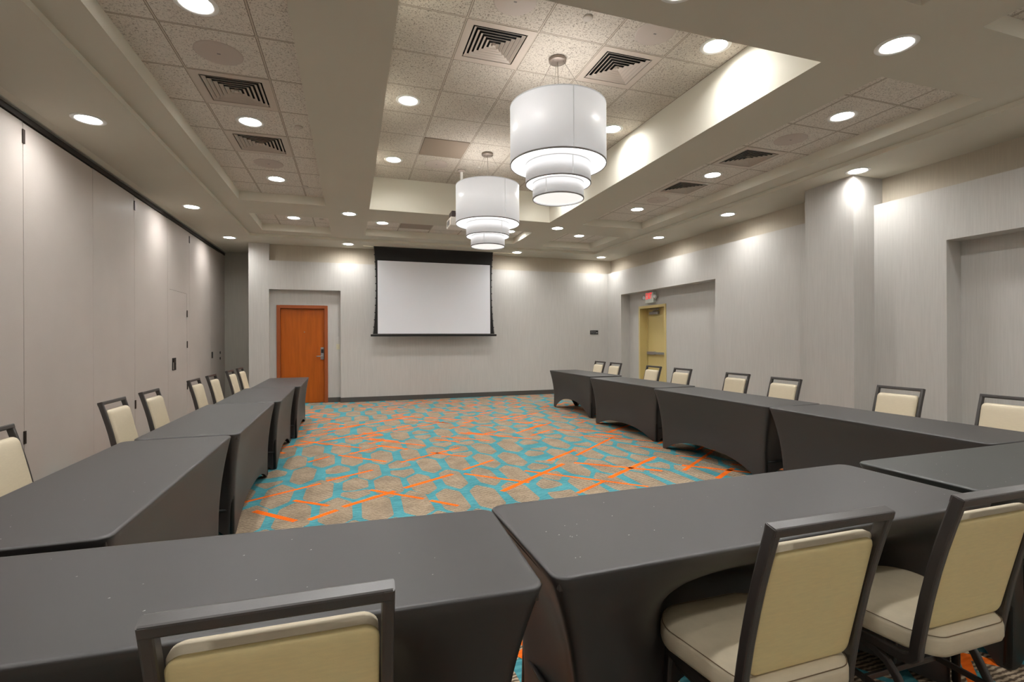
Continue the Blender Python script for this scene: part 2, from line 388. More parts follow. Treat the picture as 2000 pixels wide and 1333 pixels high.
mb = MB(); mb.box(NX1,WX1,WY1-.012,WY1,0,.105); mb.box(NX1-.012,NX1,WY1-.012,11.375,0,.105); mb.box(-.469,NX1-.012,11.363,11.375,0,.105); mb.box(-1.975,NX0,WY1-.012,WY1,0,.105); mb.box(NX0,-1.474,11.363,11.375,0,.105)
structure(mb.build('baseboard_far', 'base'))

# wooden door
d1 = structure(empty('door_1', (-.97,11.375,0)))
def rel(o, p): o.parent = p; o.matrix_parent_inverse = Matrix.Identity(4); o.location = tuple(-v for v in p.location); return o
mb = MB(); y0, y1 = 11.352, 11.50
mb.box(-1.474,-1.406,y0,y1,0,2.085); mb.box(-.537,-.469,y0,y1,0,2.085); mb.box(-1.406,-.537,y0,y1,2.02,2.085)
rel(mb.build('door_frame', 'cherryframe', bevel=.003), d1)
mb = MB(); mb.box(-1.403,-.54,11.415,11.455,.008,2.016); rel(mb.build('door_leaf', 'cherry'), d1)
hd = rel(MB().box(-.618,-.548,11.392,11.414,.925,1.19).build('card_lock', 'steel', bevel=.008), d1)
mb = MB(); mb.box(-.606,-.56,11.384,11.391,1.07,1.15)
o = mb.build('card_reader', 'black'); o.parent = hd
mb = MB(); mb.tube([(-.583,11.392,1.0),(-.583,11.35,1.0)],.012); mb.tube([(-.575,11.352,1.0),(-.63,11.348,1.0),(-.70,11.35,.997)],.011,up=(0,0,1))
o = mb.build('lever', 'steel'); o.parent = hd
rel(MB().lathe([(.0,0),(.012,0),(.012,.006),(0,.006)],16).build('peephole', 'nickel'), d1)
pp = d1.children[-1]; pp.rotation_euler = (PI/2,0,0); pp.location = (.03,.04,1.52)

sw = empty('light_switch', (-.262,11.374,1.20), 0, 'small ivory light switch plate beside the wooden door', 'switch')
MB().box(-.036,.036,-.007,0,-.058,.058).build('plate', 'ivory', sw, bevel=.002)
MB().box(-.008,.008,-.015,-.007,-.014,.014).build('toggle', 'ivory', sw)

# occupancy sign
sg = empty('wall_sign', (5.85,WY1,1.51), 0, 'small black wall sign with two lines of grey lettering right of the screen', 'sign')
MB().box(-.112,.112,-.008,0,-.05,.05).build('plate', 'black', sg)
def text_mesh(body, size, name, mt, parent, loc, rot, ext=.001, align='LEFT'):
    cu = bpy.data.curves.new(name, 'FONT'); cu.body = body; cu.size = size; cu.extrude = ext; cu.align_x = align
    to = bpy.data.objects.new('tmp', cu); C.objects.link(to)
    dg = bpy.context.evaluated_depsgraph_get(); me = bpy.data.meshes.new_from_object(to.evaluated_get(dg)); bpy.data.objects.remove(to)
    me.materials.clear(); me.materials.append(M[mt]); o = bpy.data.objects.new(name, me); C.objects.link(o)
    o.parent = parent; o.location = loc; o.rotation_euler = rot; return o
text_mesh('Maximum', .036, 'lettering', 'lettering', sg, (-.098,-.010,.008), (PI/2,0,0))
text_mesh('Occupancy', .034, 'lettering', 'lettering', sg, (-.098,-.010,-.026), (PI/2,0,0))
text_mesh('80', .05, 'lettering', 'lettering', sg, (.052,-.010,-.026), (PI/2,0,0))

# ------------------------------------------------------------------ right wall
n1 = (7.32,10.58); n2 = (.40,3.69); NXB = 6.473; NZ2 = 2.415
mb = MB()
for a, b in ((n1[1],11.30),(n2[1],n1[0]),(-1.1,n2[0])): mb.box(WX1,NXB,a,b,0,3.0)
for a, b in (n1,n2): mb.box(WX1,NXB,a,b,NZ2,3.0)
mb.box(6.38,NXB,-1.1,11.4,3.0,3.42,1)
dy0, dy1, dz = 9.11, 10.16, 2.10
mb.box(NXB,6.60,-1.1,dy0,0,3.42); mb.box(NXB,6.60,dy1,11.4,0,3.42); mb.box(NXB,6.60,dy0,dy1,dz,3.42); mb.box(6.72,6.78,dy0-.1,dy1+.1,0,2.3)
mb.box(6.60,6.78,dy0-.1,dy0,0,2.3); mb.box(6.60,6.78,dy1,dy1+.1,0,2.3); mb.box(6.60,6.78,dy0-.1,dy1+.1,dz,2.3)
structure(mb.build('wall_right', ['wall','wallup']))
mb = MB(); mb.box(5.885,6.38,4.48,5.16,0,3.36); structure(mb.build('wall_column', 'wall'))
mb = MB()
for a, b in ((n1[1],WY1),(5.16,n1[0]),(n2[1],4.48),(-1.05,n2[0])): mb.box(WX1-.012,WX1,a,b,0,.105)
for a, b in ((n1[0],dy0),(dy1,n1[1]),n2): mb.box(NXB-.012,NXB,a,b,0,.105)
mb.box(5.873,5.885,4.48,5.16,0,.105); mb.box(5.885,WX1,4.468,4.48,0,.105)
structure(mb.build('baseboard_right', 'base'))
d2 = structure(empty('door_2', (NXB,9.635,0)))
mb = MB(); xa, xb = NXB-.018, 6.70
mb.box(xa,xb,dy0,dy0+.058,0,dz); mb.box(xa,xb,dy1-.058,dy1,0,dz); mb.box(xa,xb,dy0+.058,dy1-.058,dz-.058,dz)
mb.box(6.635,xb,dy1-.075,dy1-.058,0,dz-.058)
rel(mb.build('door_frame', 'yellow', bevel=.003), d2)
rel(MB().box(6.66,6.70,dy0+.062,dy1-.078,.01,dz-.062).build('door_leaf', 'yellow'), d2)
mb = MB(); mb.box(6.60,6.655,9.62,9.95,1.90,1.965); rel(mb.build('door_closer', 'steelpaint', bevel=.008), d2)
mb = MB(); mb.bar((6.63,9.86,1.968),(6.59,9.55,2.02),.02,.012,up=(0,0,1)); mb.bar((6.59,9.55,2.02),(6.62,9.93,2.033),.02,.012,up=(0,0,1)); rel(mb.build('closer_arm','steelpaint'), d2)
mb = MB(); mb.box(6.60,6.655,9.76,10.05,.975,1.045); rel(mb.build('panic_latch_case', 'steelpaint', bevel=.006), d2)
mb = MB(); mb.box(6.595,6.64,9.21,9.76,.985,1.035); rel(mb.build('panic_bar', 'steel', bevel=.006), d2)

ex = empty('exit_sign', (NXB,9.64,2.275), 0, 'lit red exit sign with two emergency lamp heads above the yellow door', 'sign')
MB().box(-.072,0,-.16,.16,-.125,.12).build('housing', 'signwhite', ex, bevel=.006)
mb = MB(); X = -.0735
def seg(y0,y1,z0,z1): mb.box(X-.0015,X+.001,y0,y1,z0,z1)
w = .015
# letters run from larger y (left as seen) to smaller y
yE = .128; seg(yE-w,yE,-.035,.10)
for zz in (-.035,.025,.085): seg(yE-.052,yE,zz,zz+w)
yX = .062
for s in (1,-1):
    mb.sweep([(X,yX,-.035 if s>0 else .10),(X,yX-.056,.10 if s>0 else -.035)],[(.001,-.009),(.001,.009),(-.001,.009),(-.001,-.009)],up=(1,0,0))
seg(-.028,-.010,-.035,.10)
yT = -.03; seg(yT-.075,yT,.083,.10); seg(yT-.047,yT-.030,-.035,.10)
mb.build('letters', 'exitred', ex)
for s in (1,-1):
    h = MB().lathe([(0,-.03),(.02,-.03),(.045,.0),(.052,.03),(.046,.034)],24).build('lamp_head', 'signwhite', ex); h.location = (-.05,s*.21,.0); h.rotation_euler = (0,-PI/2,0)
    l = MB().lathe([(0,.024),(.03,.027),(.045,.033)],24).build('lamp_glass', 'chrome', h)

# ------------------------------------------------------------------ folding partition on the left
wl = structure(empty('wall_left', (-2.70,5.5,0)))
seams = [-1.05,.5,1.72,2.94,4.17,5.40,6.62,7.72,8.96,10.05,11.42,12.20]
def local(mbx): mbx.v = [(x+2.70,y-5.5,z) for x,y,z in mbx.v]; return mbx
panels = []
for i,(a,b) in enumerate(zip(seams, seams[1:])):
    zt = 3.252-.0035*(i%2)
    mb = MB(); g = .0025
    if abs(a-8.96) < .01:
        p0, p1, pz = 9.035, 9.90, 2.157
        mb.box(-2.76,-2.70,a+g,p0-.002,.02,zt); mb.box(-2.76,-2.70,p1+.001,b-g,.02,zt); mb.box(-2.76,-2.70,p0-.002,p1+.001,pz+.003,zt)
        mb.box(-2.80,-2.77,a,b,.02,zt)
    else: mb.box(-2.76,-2.70,a+g,b-g,.02,zt)
    p = local(mb).build('partition_panel', 'panel', wl); panels.append(p)
def plate(y, z0, z1, parent, name='hinge', m='hinge', w=.016, t=.010):
    o = local(MB().box(-2.70,-2.70+t,y-w,y+w,z0,z1)).build(name, m, parent, bevel=.003); return o
for y_, pi_ in ((5.40,4),(7.725,6),(10.05,8)):
    plate(y_,3.066,3.19,panels[pi_]); plate(y_,.452,.566,panels[pi_])
ps = local(MB().box(-2.752,-2.702,9.035,9.90,.02,2.157)).build('pass_door', 'panel', wl)
for z0 in (1.754,1.221,.50): plate(9.905,z0,z0+.118,ps,w=.014)
hb = plate(9.235,.872,1.07,ps,'door_handle','black',w=.085,t=.006)
o = local(MB().box(-2.694,-2.688,9.19,9.29,.99,1.05)).build('recess_rim', 'hinge', hb)
o = local(MB().box(-2.694,-2.690,9.17,9.20,.885,1.0)).build('grip', 'alu', hb)
plate(11.535,.985,1.115,panels[9],'latch','black',w=.05,t=.006)
for z0 in (1.06,.935):
    o = local(MB().tube([(-2.70,12.18,z0+.025),(-2.692,12.18,z0+.025)],.03,16)).build('bolt_cover','black',panels[10])
mb = MB(); mb.box(-2.78,-2.70,12.20,12.60,.0,3.27); local(mb).build('pocket_jamb','panel',wl)
mb = MB(); mb.box(-2.95,-2.81,-1.1,12.7,0,3.30); local(mb).build('backing','trackdark',wl)
tr = structure(MB().box(-2.80,-2.688,-1.05,12.60,3.262,3.312).build('trim_1', 'trackdark'))
structure(MB().box(-2.80,-2.655,-1.05,12.60,3.312,3.322).build('trim_2', 'alu'))

# ------------------------------------------------------------------ recessed downlights
def make_downlight():
    r = empty('downlight', (0,0,0))
    MB().lathe([(HR-.004,-.001),(HR,-.006),(.118,-.007),(.130,-.004),(.130,.0005)],40).build('trim_ring', 'trim', r)
    MB().lathe([(HR-.003,-.002),(.086,.034)],40).build('reflector', 'refl', r)
    MB().disc(0,0,.034,.0865).build('lens', 'lens', r, fix=False)
    ld = bpy.data.lights.new('lamp', 'SPOT'); ld.energy = 9; ld.spot_size = math.radians(132); ld.spot_blend = 1; ld.shadow_soft_size = .07; ld.color = (1,.99,.97)
    l = bpy.data.objects.new('lamp', ld); C.objects.link(l); l.parent = r; l.location = (0,0,.016)
    return r
p0 = make_downlight()
for i,(x,y,z,lb) in enumerate(DL):
    o = p0 if i == 0 else copy_tree(p0)
    o.location = (x,y,z); tag(o, lb, 'downlight', 'recessed ceiling downlights')

# ------------------------------------------------------------------ square vents
def make_vent():
    r = empty('ceiling_vent', (0,0,0)); c = .2975
    mb = MB(); mb.holes(rect(-c,c,-c,c),[rect(-.235,.235,-.235,.235)],-.004)
    for (ax,ay),(bx,by) in zip(rect(-c,c,-c,c), rect(-c,c,-c,c)[1:]+rect(-c,c,-c,c)[:1]): mb.quad((ax,ay,-.004),(bx,by,-.004),(bx,by,.01),(ax,ay,.01))
    R = rect(-.235,.235,-.235,.235)
    for (ax,ay),(bx,by) in zip(R,R[1:]+R[:1]): mb.quad((ax,ay,-.004),(bx,by,-.004),(bx,by,.02),(ax,ay,.02))
    mb.build('frame', 'beigevent', r, fix=False)
    mb = MB()
    for k in range(6):
        s0 = .222-.036*k; s1 = s0-.024
        for t in (0,.0012):
            A = rect(-s0,s0,-s0,s0); B = rect(-s1,s1,-s1,s1)
            for i in range(4):
                a, b = A[i], A[(i+1)%4]; c2, d = B[(i+1)%4], B[i]
                mb.quad((*a,-.006+t),(*b,-.006+t),(*c2,.0105+t),(*d,.0105+t))
        A = rect(-s0,s0,-s0,s0); B = rect(-s0+.004,s0-.004,-s0+.004,s0-.004)
        for i in range(4): mb.quad((*A[i],-.006),(*A[(i+1)%4],-.006),(*B[(i+1)%4],-.006),(*B[i],-.006))
    mb.box(-.013,.013,-.013,.013,-.004,.02)
    mb.build('louvers', 'beigevent', r, fix=False)
    mb = MB(); mb.box(-.28,.28,-.28,.28,.06,.07)
    for (ax,ay),(bx,by) in zip(rect(-.28,.28,-.28,.28), rect(-.28,.28,-.28,.28)[1:]+rect(-.28,.28,-.28,.28)[:1]): mb.quad((ax,ay,.01),(bx,by,.01),(bx,by,.06),(ax,ay,.06))
    mb.build('duct', 'duct', r, fix=False)
    return r
v0 = make_vent()
for i,(x,y,z,lb) in enumerate(VENTS):
    o = v0 if i == 0 else copy_tree(v0)
    o.location = (x+T6/2,y+T6/2,z); tag(o, lb, 'vent', 'square ceiling vents')
# plain return panels
for x,y,z,lb,nm in ((.8953,6.2928,CT,'plain brown return air panel in the tall ceiling tray','return_grille'),(.8953,9.20,ST,'dark perforated return grille in the far middle tile recess','return_grille')):
    mb = MB(); mb.box(.012,T6-.012,.012,T6-.012,-.006,.001)
    tag(mb.build(nm,'grille',loc=(x,y,z)), lb, 'vent')
# speakers
def make_speaker():
    r = empty('ceiling_speaker', (0,0,0))
    MB().lathe([(0,-.006),(.155,-.006),(.165,-.003),(.167,.001)],40).build('grille', 'offwhite', r)
    MB().box(-.012,.012,-.006,.006,-.0075,-.005).build('badge', 'band', r)
    return r
s0 = make_speaker()
for i,(x,y,z,lb) in enumerate(((-.94,4.245,ST,'round speaker nearer the camera in the left tile recess'),(-.95,6.71,ST,'round ceiling speaker beyond the farther vent of the left recess'),
   (4.595,4.205,ST,'round ceiling speaker nearer the camera in the right tile recess'),(4.59,6.67,ST,'round ceiling speaker beyond the farther vent of the right recess'),
   (1.20,3.56,CT,'round speaker in the tall tray cut by the top photo edge'),(2.443,3.578,CT,'round speaker in the tall tray half hidden behind the soffit edge'),
   (1.205,7.222,CT,'round speaker in the tall tray beyond the brown return panel'))):
    o = s0 if i == 0 else copy_tree(s0)
    o.location = (x,y,z); tag(o, lb, 'speaker', 'round ceiling speakers')
c0 = None
for x,y,z,lb in ((1.811,3.564,CT,'small sprinkler cap at the near end of the tall tray'),(1.839,7.161,CT,'small round sprinkler cap at the far end of the tall tray'),
   (-.494,5.46,ST,'small round sprinkler cap beside the middle downlight of the left recess'),(-.60,7.55,ST,'small round sprinkler cap at the far end of the left recess'),(-.489,9.5,ST,'small bright sprinkler cap in the short recess above the wooden door')):
    if c0 is None:
        c0 = MB().lathe([(0,-.012),(.036,-.012),(.040,-.008),(.040,.0),(.046,.001)],28).build('sprinkler_cap','tealcap'); o = c0
    else: o = c0.copy(); C.objects.link(o)
    o.location = (x,y,z); tag(o, lb, 'sprinkler', 'sprinkler caps')

# ------------------------------------------------------------------ pendants
def make_pendant():
    r = empty('pendant_lamp', (0,0,0))     # origin at the ceiling plane
    Z = CT
    MB().lathe([(0,-.002),(.078,-.002),(.080,-.006),(.080,-.028),(.074,-.032),(0,-.032)],36).build('canopy', 'nickel', r)
    tiers = [(.437,2.935-Z,3.458-Z,'shade',math.radians(-96)),(.297,2.762-Z,2.94-Z,'shade2',math.radians(-88)),(.233,2.626-Z,2.767-Z,'shade2',math.radians(-140))]
    for R, zb, zt, mt, sa in tiers:
        t = MB().lathe([(R-.004,zb),(R,zb),(R,zt),(R-.004,zt),(R-.004,zb)],96).build('shade_drum', mt, r)
        MB().lathe([(R-.006,zb-.004),(R+.002,zb-.004),(R+.002,zb+.009),(R+.0005,zb+.009)],96).build('bottom_band','band',t)
        MB().lathe([(R+.0005,zt-.008),(R+.002,zt-.008),(R+.002,zt+.002),(R-.005,zt+.002)],96).build('top_band','seamgrey',t)
        mb = MB()
        for da in (0,PI):
            a = sa+da; e = .0045/R; pts = [((R+.0012)*math.cos(a+s*e),(R+.0012)*math.sin(a+s*e)) for s in (-1,0,1)]
            for p, q in zip(pts, pts[1:]): mb.quad((*p,zb),(*q,zb),(*q,zt),(*p,zt))
        mb.build('seam','seamgrey',t)
    for (R, zb, zt, mt, sa), R2 in zip(tiers, (.297,.233,0)):
        d = MB().lathe([(max(R2-.004,.0005),zb+.012),(R-.005,zb+.012)],96)
        d.build('diffuser','diffuserlow' if R2 == 0 else 'diffuser',r)
    # spider and cables
    mb = MB(); zt = 3.458-Z
    for k in range(3):
        a = math.radians(80+120*k); mb.tube([(.055*math.cos(a),.055*math.sin(a),-.03),(.30*math.cos(a),.30*math.sin(a),zt-.01)],.0016,6,up=(0,1,0.3))
        mb.tube([(0,0,zt-.01),(.43*math.cos(a),.43*math.sin(a),zt-.01)],.004,6,up=(0,0,1))
    mb.build('suspension_cables','cord',r)
    MB().tube([(0,0,-.03),(.004,0,-.15),(.01,.0,-.28),(.004,0,-.38),(0,0,zt-.01)],.0035,8,up=(0,1,0)).build('power_cord','cord',r)
    ld = bpy.data.lights.new('bulb','POINT'); ld.energy = 4.5; ld.shadow_soft_size = .06; ld.color = (1,.93,.84)
    l = bpy.data.objects.new('bulb', ld); C.objects.link(l); l.parent = r; l.location = (0,0,-.75)
    return r
pa = make_pendant(); pa.location = (1.813,4.176,CT); tag(pa,'larger-looking white three-tier drum pendant lamp hanging nearer the camera','pendant lamp','white tiered drum pendants')
pb = copy_tree(pa); pb.location = (1.806,6.596,CT); pb.rotation_euler = (0,0,math.radians(22)); tag(pb,'smaller-looking white three-tier drum pendant lamp hanging in front of the screen','pendant lamp','white tiered drum pendants')

# ------------------------------------------------------------------ projector on its pole
pj = empty('projector', (1.61,7.37,CT), 0, 'white ceiling projector on a pole half hidden by the farther pendant lamp', 'projector')
MB().lathe([(0,-.001),(.06,-.001),(.06,-.02),(.03,-.03),(0,-.03)],24).build('ceiling_plate','offwhite',pj)
MB().lathe([(.021,-.02),(.021,-.63)],20).build('pole','trim',pj)
MB().box(-.10,.12,-.12,.16,-.66,-.63).build('mount_plate','projdark',pj)
mb = MB(); mb.box(-.17,-.12,-.10,.12,-.76,-.65); mb.box(.10,.15,-.10,.12,-.76,-.65); mb.box(-.17,.15,-.02,.03,-.68,-.66); mb.build('mount_bracket','projdark',pj)
cs = MB().box(-.21,.20,-.19,.13,-.885,-.76).build('case','projwhite',pj,bevel=.012)
MB().box(-.214,-.209,-.12,.08,-.86,-.79).build('side_vent','band',cs)
o = MB().lathe([(0,0),(.04,0),(.045,.03)],24).build('lens','black',cs); o.location = (.05,.13,-.82); o.rotation_euler = (-PI/2,0,0)

# ------------------------------------------------------------------ projection screen
scn = empty('projection_screen', (1.80,10.97,1.42), 0, 'tab-tensioned projection screen with black border lowered from the far soffit', 'screen')
def L3(x,y,z): return (x-1.80,y-10.97,z-1.42)
nz = 24; mb = MB(); prev = None
def hw(z):
    t = (z-1.47)/(3.37-1.47); return 1.345-.055*math.sin(PI*min(max(t,0),1))**.8-.02*t
rows = [1.47+(3.37-1.47)*i/nz for i in range(nz+1)]
vs = []; 
for z in rows:
    h = hw(z)
    for y in (10.965,10.968): vs += [L3(1.80-h,y,z), L3(1.80+h,y,z)]
fs = []
for i in range(nz):
    a = i*4; b = a+4
    fs += [(a,a+1,b+1,b),(a+2,b+2,b+3,a+3),(a,b,b+2,a+2),(a+1,a+3,b+3,b+1)]
mb.add(vs, fs)
mb.build('black_border','screenblack',scn)
MB().add([L3(*p) for p in ((.552,10.9635,1.478),(3.05,10.9635,1.478),(3.05,10.9635,3.05),(.552,10.9635,3.05))],[(0,1,2,3)]).build('white_surface','screen',scn,fix=False)
for s in (-1,1):
    mb = MB()
    for k in range(11):
        z = 1.62+k*.155; xx = 1.80+s*(hw(z)+.006); mb.box(*[v-1.80 for v in (xx-.010,xx+.010)], -.008,.0, z-.011-1.42, z+.011-1.42)
    mb.tube([L3(1.80+s*(hw(z)+.008),10.965,z) for z in rows], .0025, 6, up=(0,1,0))
    mb.build('tension_cord','black',scn)
mb = MB(); mb.box(-1.395,1.395,-.03,.018,-.002,.045); mb.build('weight_bar','black',scn,bevel=.004)
MB().box(-1.50,1.97,-.032,.028,1.950,1.985).build('slot_housing','black',scn)

# ------------------------------------------------------------------ tables with stretch covers
def make_table():
    r = empty('banquet_table', (0,0,0))
    MB().box(-.90,.90,-.29,.29,.678,.706).build('tabletop','tabletop',r,bevel=.004)
    for sx in (-1,1):
        for sy in (-1,1):
            MB().tube([(sx*.78,sy*.235,.678),(sx*.80,sy*.235,.012)],.014,10,up=(0,1,0)).build('leg','black',r)
        MB().tube([(sx*.795,-.235,.18),(sx*.795,.235,.18)],.010,8).build('leg_brace','black',r)
    return r
def make_cover(seed, W=.61, L=1.83, H=.72, arch=.15, pushes=(), mt='spandex', lint=0):
    rnd = random.Random(seed); hx, hy, r = L/2, W/2, .045
    P = []   # perimeter points: (x, y, side, a)
    nl, ns, nc = 48, 18, 5
    def corner(cx, cy, a0, first):
        for i in range(1,nc): 
            a = a0+PI/2*i/nc; P.append((cx+r*math.cos(a), cy+r*math.sin(a)))
    for i in range(nl+1): P.append((-hx+r+(2*hx-2*r)*i/nl, -hy))
    corner(hx-r,-hy+r,-PI/2,0)
    for i in range(ns+1): P.append((hx, -hy+r+(2*hy-2*r)*i/ns))
    corner(hx-r,hy-r,0,0)
    for i in range(nl+1): P.append((hx-r-(2*hx-2*r)*i/nl, hy))
    corner(-hx+r,hy-r,PI/2,0)
    for i in range(ns+1): P.append((-hx, hy-r-(2*hy-2*r)*i/ns))
    corner(-hx+r,-hy+r,PI,0)
    n = len(P); nt_ = 22; vs = []
    amp = [rnd.uniform(.88,1.15) for _ in range(4)]
    for i in range(nt_+1):
        t = i/nt_; g = 1-(1-t)**2.4
        for (x,y) in P:
            ax, ay = x/hx, y/hy
            long_ = abs(y) > hy-r*1.01 and abs(x) < hx-r*.3
            if long_: a = min(1,abs(x)/(hx-.07)); hem = arch*amp[0 if y<0 else 1]*max(0,1-a**2.6)
            else: a = min(1,abs(y)/(hy-.05)); hem = arch*.75*amp[2]*max(0,1-a**2.4)
            z = H+(hem-H)*t+.0*t
            nx = x-math.copysign(.10*g,x)*min(1,abs(x)/(hx*.9))
            ny = y-math.copysign(.055*g,y)*min(1,abs(y)/(hy*.9))
            if long_: ny -= math.copysign(.03*math.sin(PI*min(1,t*1.1))*(1-ax*ax),y)
            else: nx -= math.copysign(.05*math.sin(PI*min(1,t*.9))*(1-ay*ay),x)
            if i == 0: z = H
            for pc, pd in pushes:
                if y < 0:
                    k = math.exp(-abs((x-pc)/.33)**2.6); zz = min(1,max(0,(.68-z)/.24)); zz = zz*zz*(3-2*zz)
                    ny += k*zz*pd*min(1,max(0,(hy-y)/(2*hy)-.15)*1.2)
            vs.append((nx,ny,z))
    # top: rounded edge then flat
    fs = [(i*n+j, i*n+(j+1)%n, (i+1)*n+(j+1)%n, (i+1)*n+j) for i in range(nt_) for j in range(n)]
    top = []
    for inset, zz in ((.0016,H+.004),(.006,H+.0072),(.012,H+.008)):
        top.append([(x*(1-inset/hx), y*(1-inset/hy), zz) for x,y in P])
    base = len(vs)
    for ring in top: vs += ring
    def ringf(a,b): return [(b+j, b+(j+1)%n, a+(j+1)%n, a+j) for j in range(n)]
    fs += ringf(0,base)+ringf(base,base+n)+ringf(base+n,base+2*n)
    mb = MB(); mb.add(vs, fs, 0, True)
    mb.add(top[2], [tuple(range(n))], 0, False)
    for k in range(lint):
        x, y = rnd.uniform(-hx*.9,hx*.9), rnd.uniform(-hy*.8,hy*.8); s = rnd.uniform(.0012,.0026)
        mb.add([(x-s,y-s,H+.0086),(x+s*1.4,y-s*.7,H+.0086),(x+s,y+s,H+.0086)],[(0,1,2)],1)
    o = mb.build('stretch_cover', [mt,'lint'])
    # foot straps: dark pockets round the four legs
    return o
t0 = make_table()
TB = [ # cx, y0/x0, y1/x1, rot, width, arch, pushes, label
 (-.965,7.24,9.02,-89.2,.605,.10,(),'farthest table of the left row, in front of the wooden door',.0),
 (-1.00,5.545,7.22,-89.2,.605,.13,(),'second farthest table of the left row',.0),
 (-1.025,3.715,5.53,-89.3,.605,.13,(),'third table back in the left row, just past the nearest',.0),
 (-1.045,1.89,3.685,-89.5,.61,.12,(),'nearest table of the left row, meeting the front table',.0),
 (4.09,7.42,9.20,90.5,.61,.25,(),'farthest table of the right row, nearest the far wall',.0),
 (3.985,5.42,7.21,91.6,.62,.12,(),'second farthest table of the right row',.0),
 (3.915,3.545,5.335,90.5,.65,.15,(),'third table back in the right row',.0),
 (3.89,1.87,3.53,89.0,.66,.15,(),'nearest table of the right row, cut by the photo edge',.0),
 (1.500,-1.345,.480,-2.4,.612,.13,((.305,.19),),'long front table at lower left behind the single chair',.0),
 (1.505,.495,2.33,1.2,.612,.13,((-.225,.27),(.44,.27)),'middle front table behind the two cream chairs',.0),
 (1.53,2.40,4.23,1.0,.612,.13,((-.29,.27),),'front table at the right edge of the photo',.006)]
tables = [t0]+[copy_tree(t0) for _ in TB[1:]]
for i,(c_,a_,b_,rot,W,arch,pushes,lb,dz_) in enumerate(TB):
    t = tables[i]
    cx, cy = ((a_+b_)/2, c_) if i >= 8 else (c_, (a_+b_)/2)
    t.location = (cx,cy,0); t.rotation_euler = (0,0,math.radians(rot)); tag(t,'black covered '+lb,'table','tables under black stretch covers')
    for ch in t.children: ch.location.x = 0
    k_ = (b_-a_)/1.83
    for ch in t.children: ch.scale.x = k_
    c = make_cover(i, W=W, L=b_-a_, arch=arch, pushes=pushes, mt='spandexg' if i == 10 else 'spandex', lint=26 if i >= 8 else 12, H=.712+dz_)
    c.parent = t

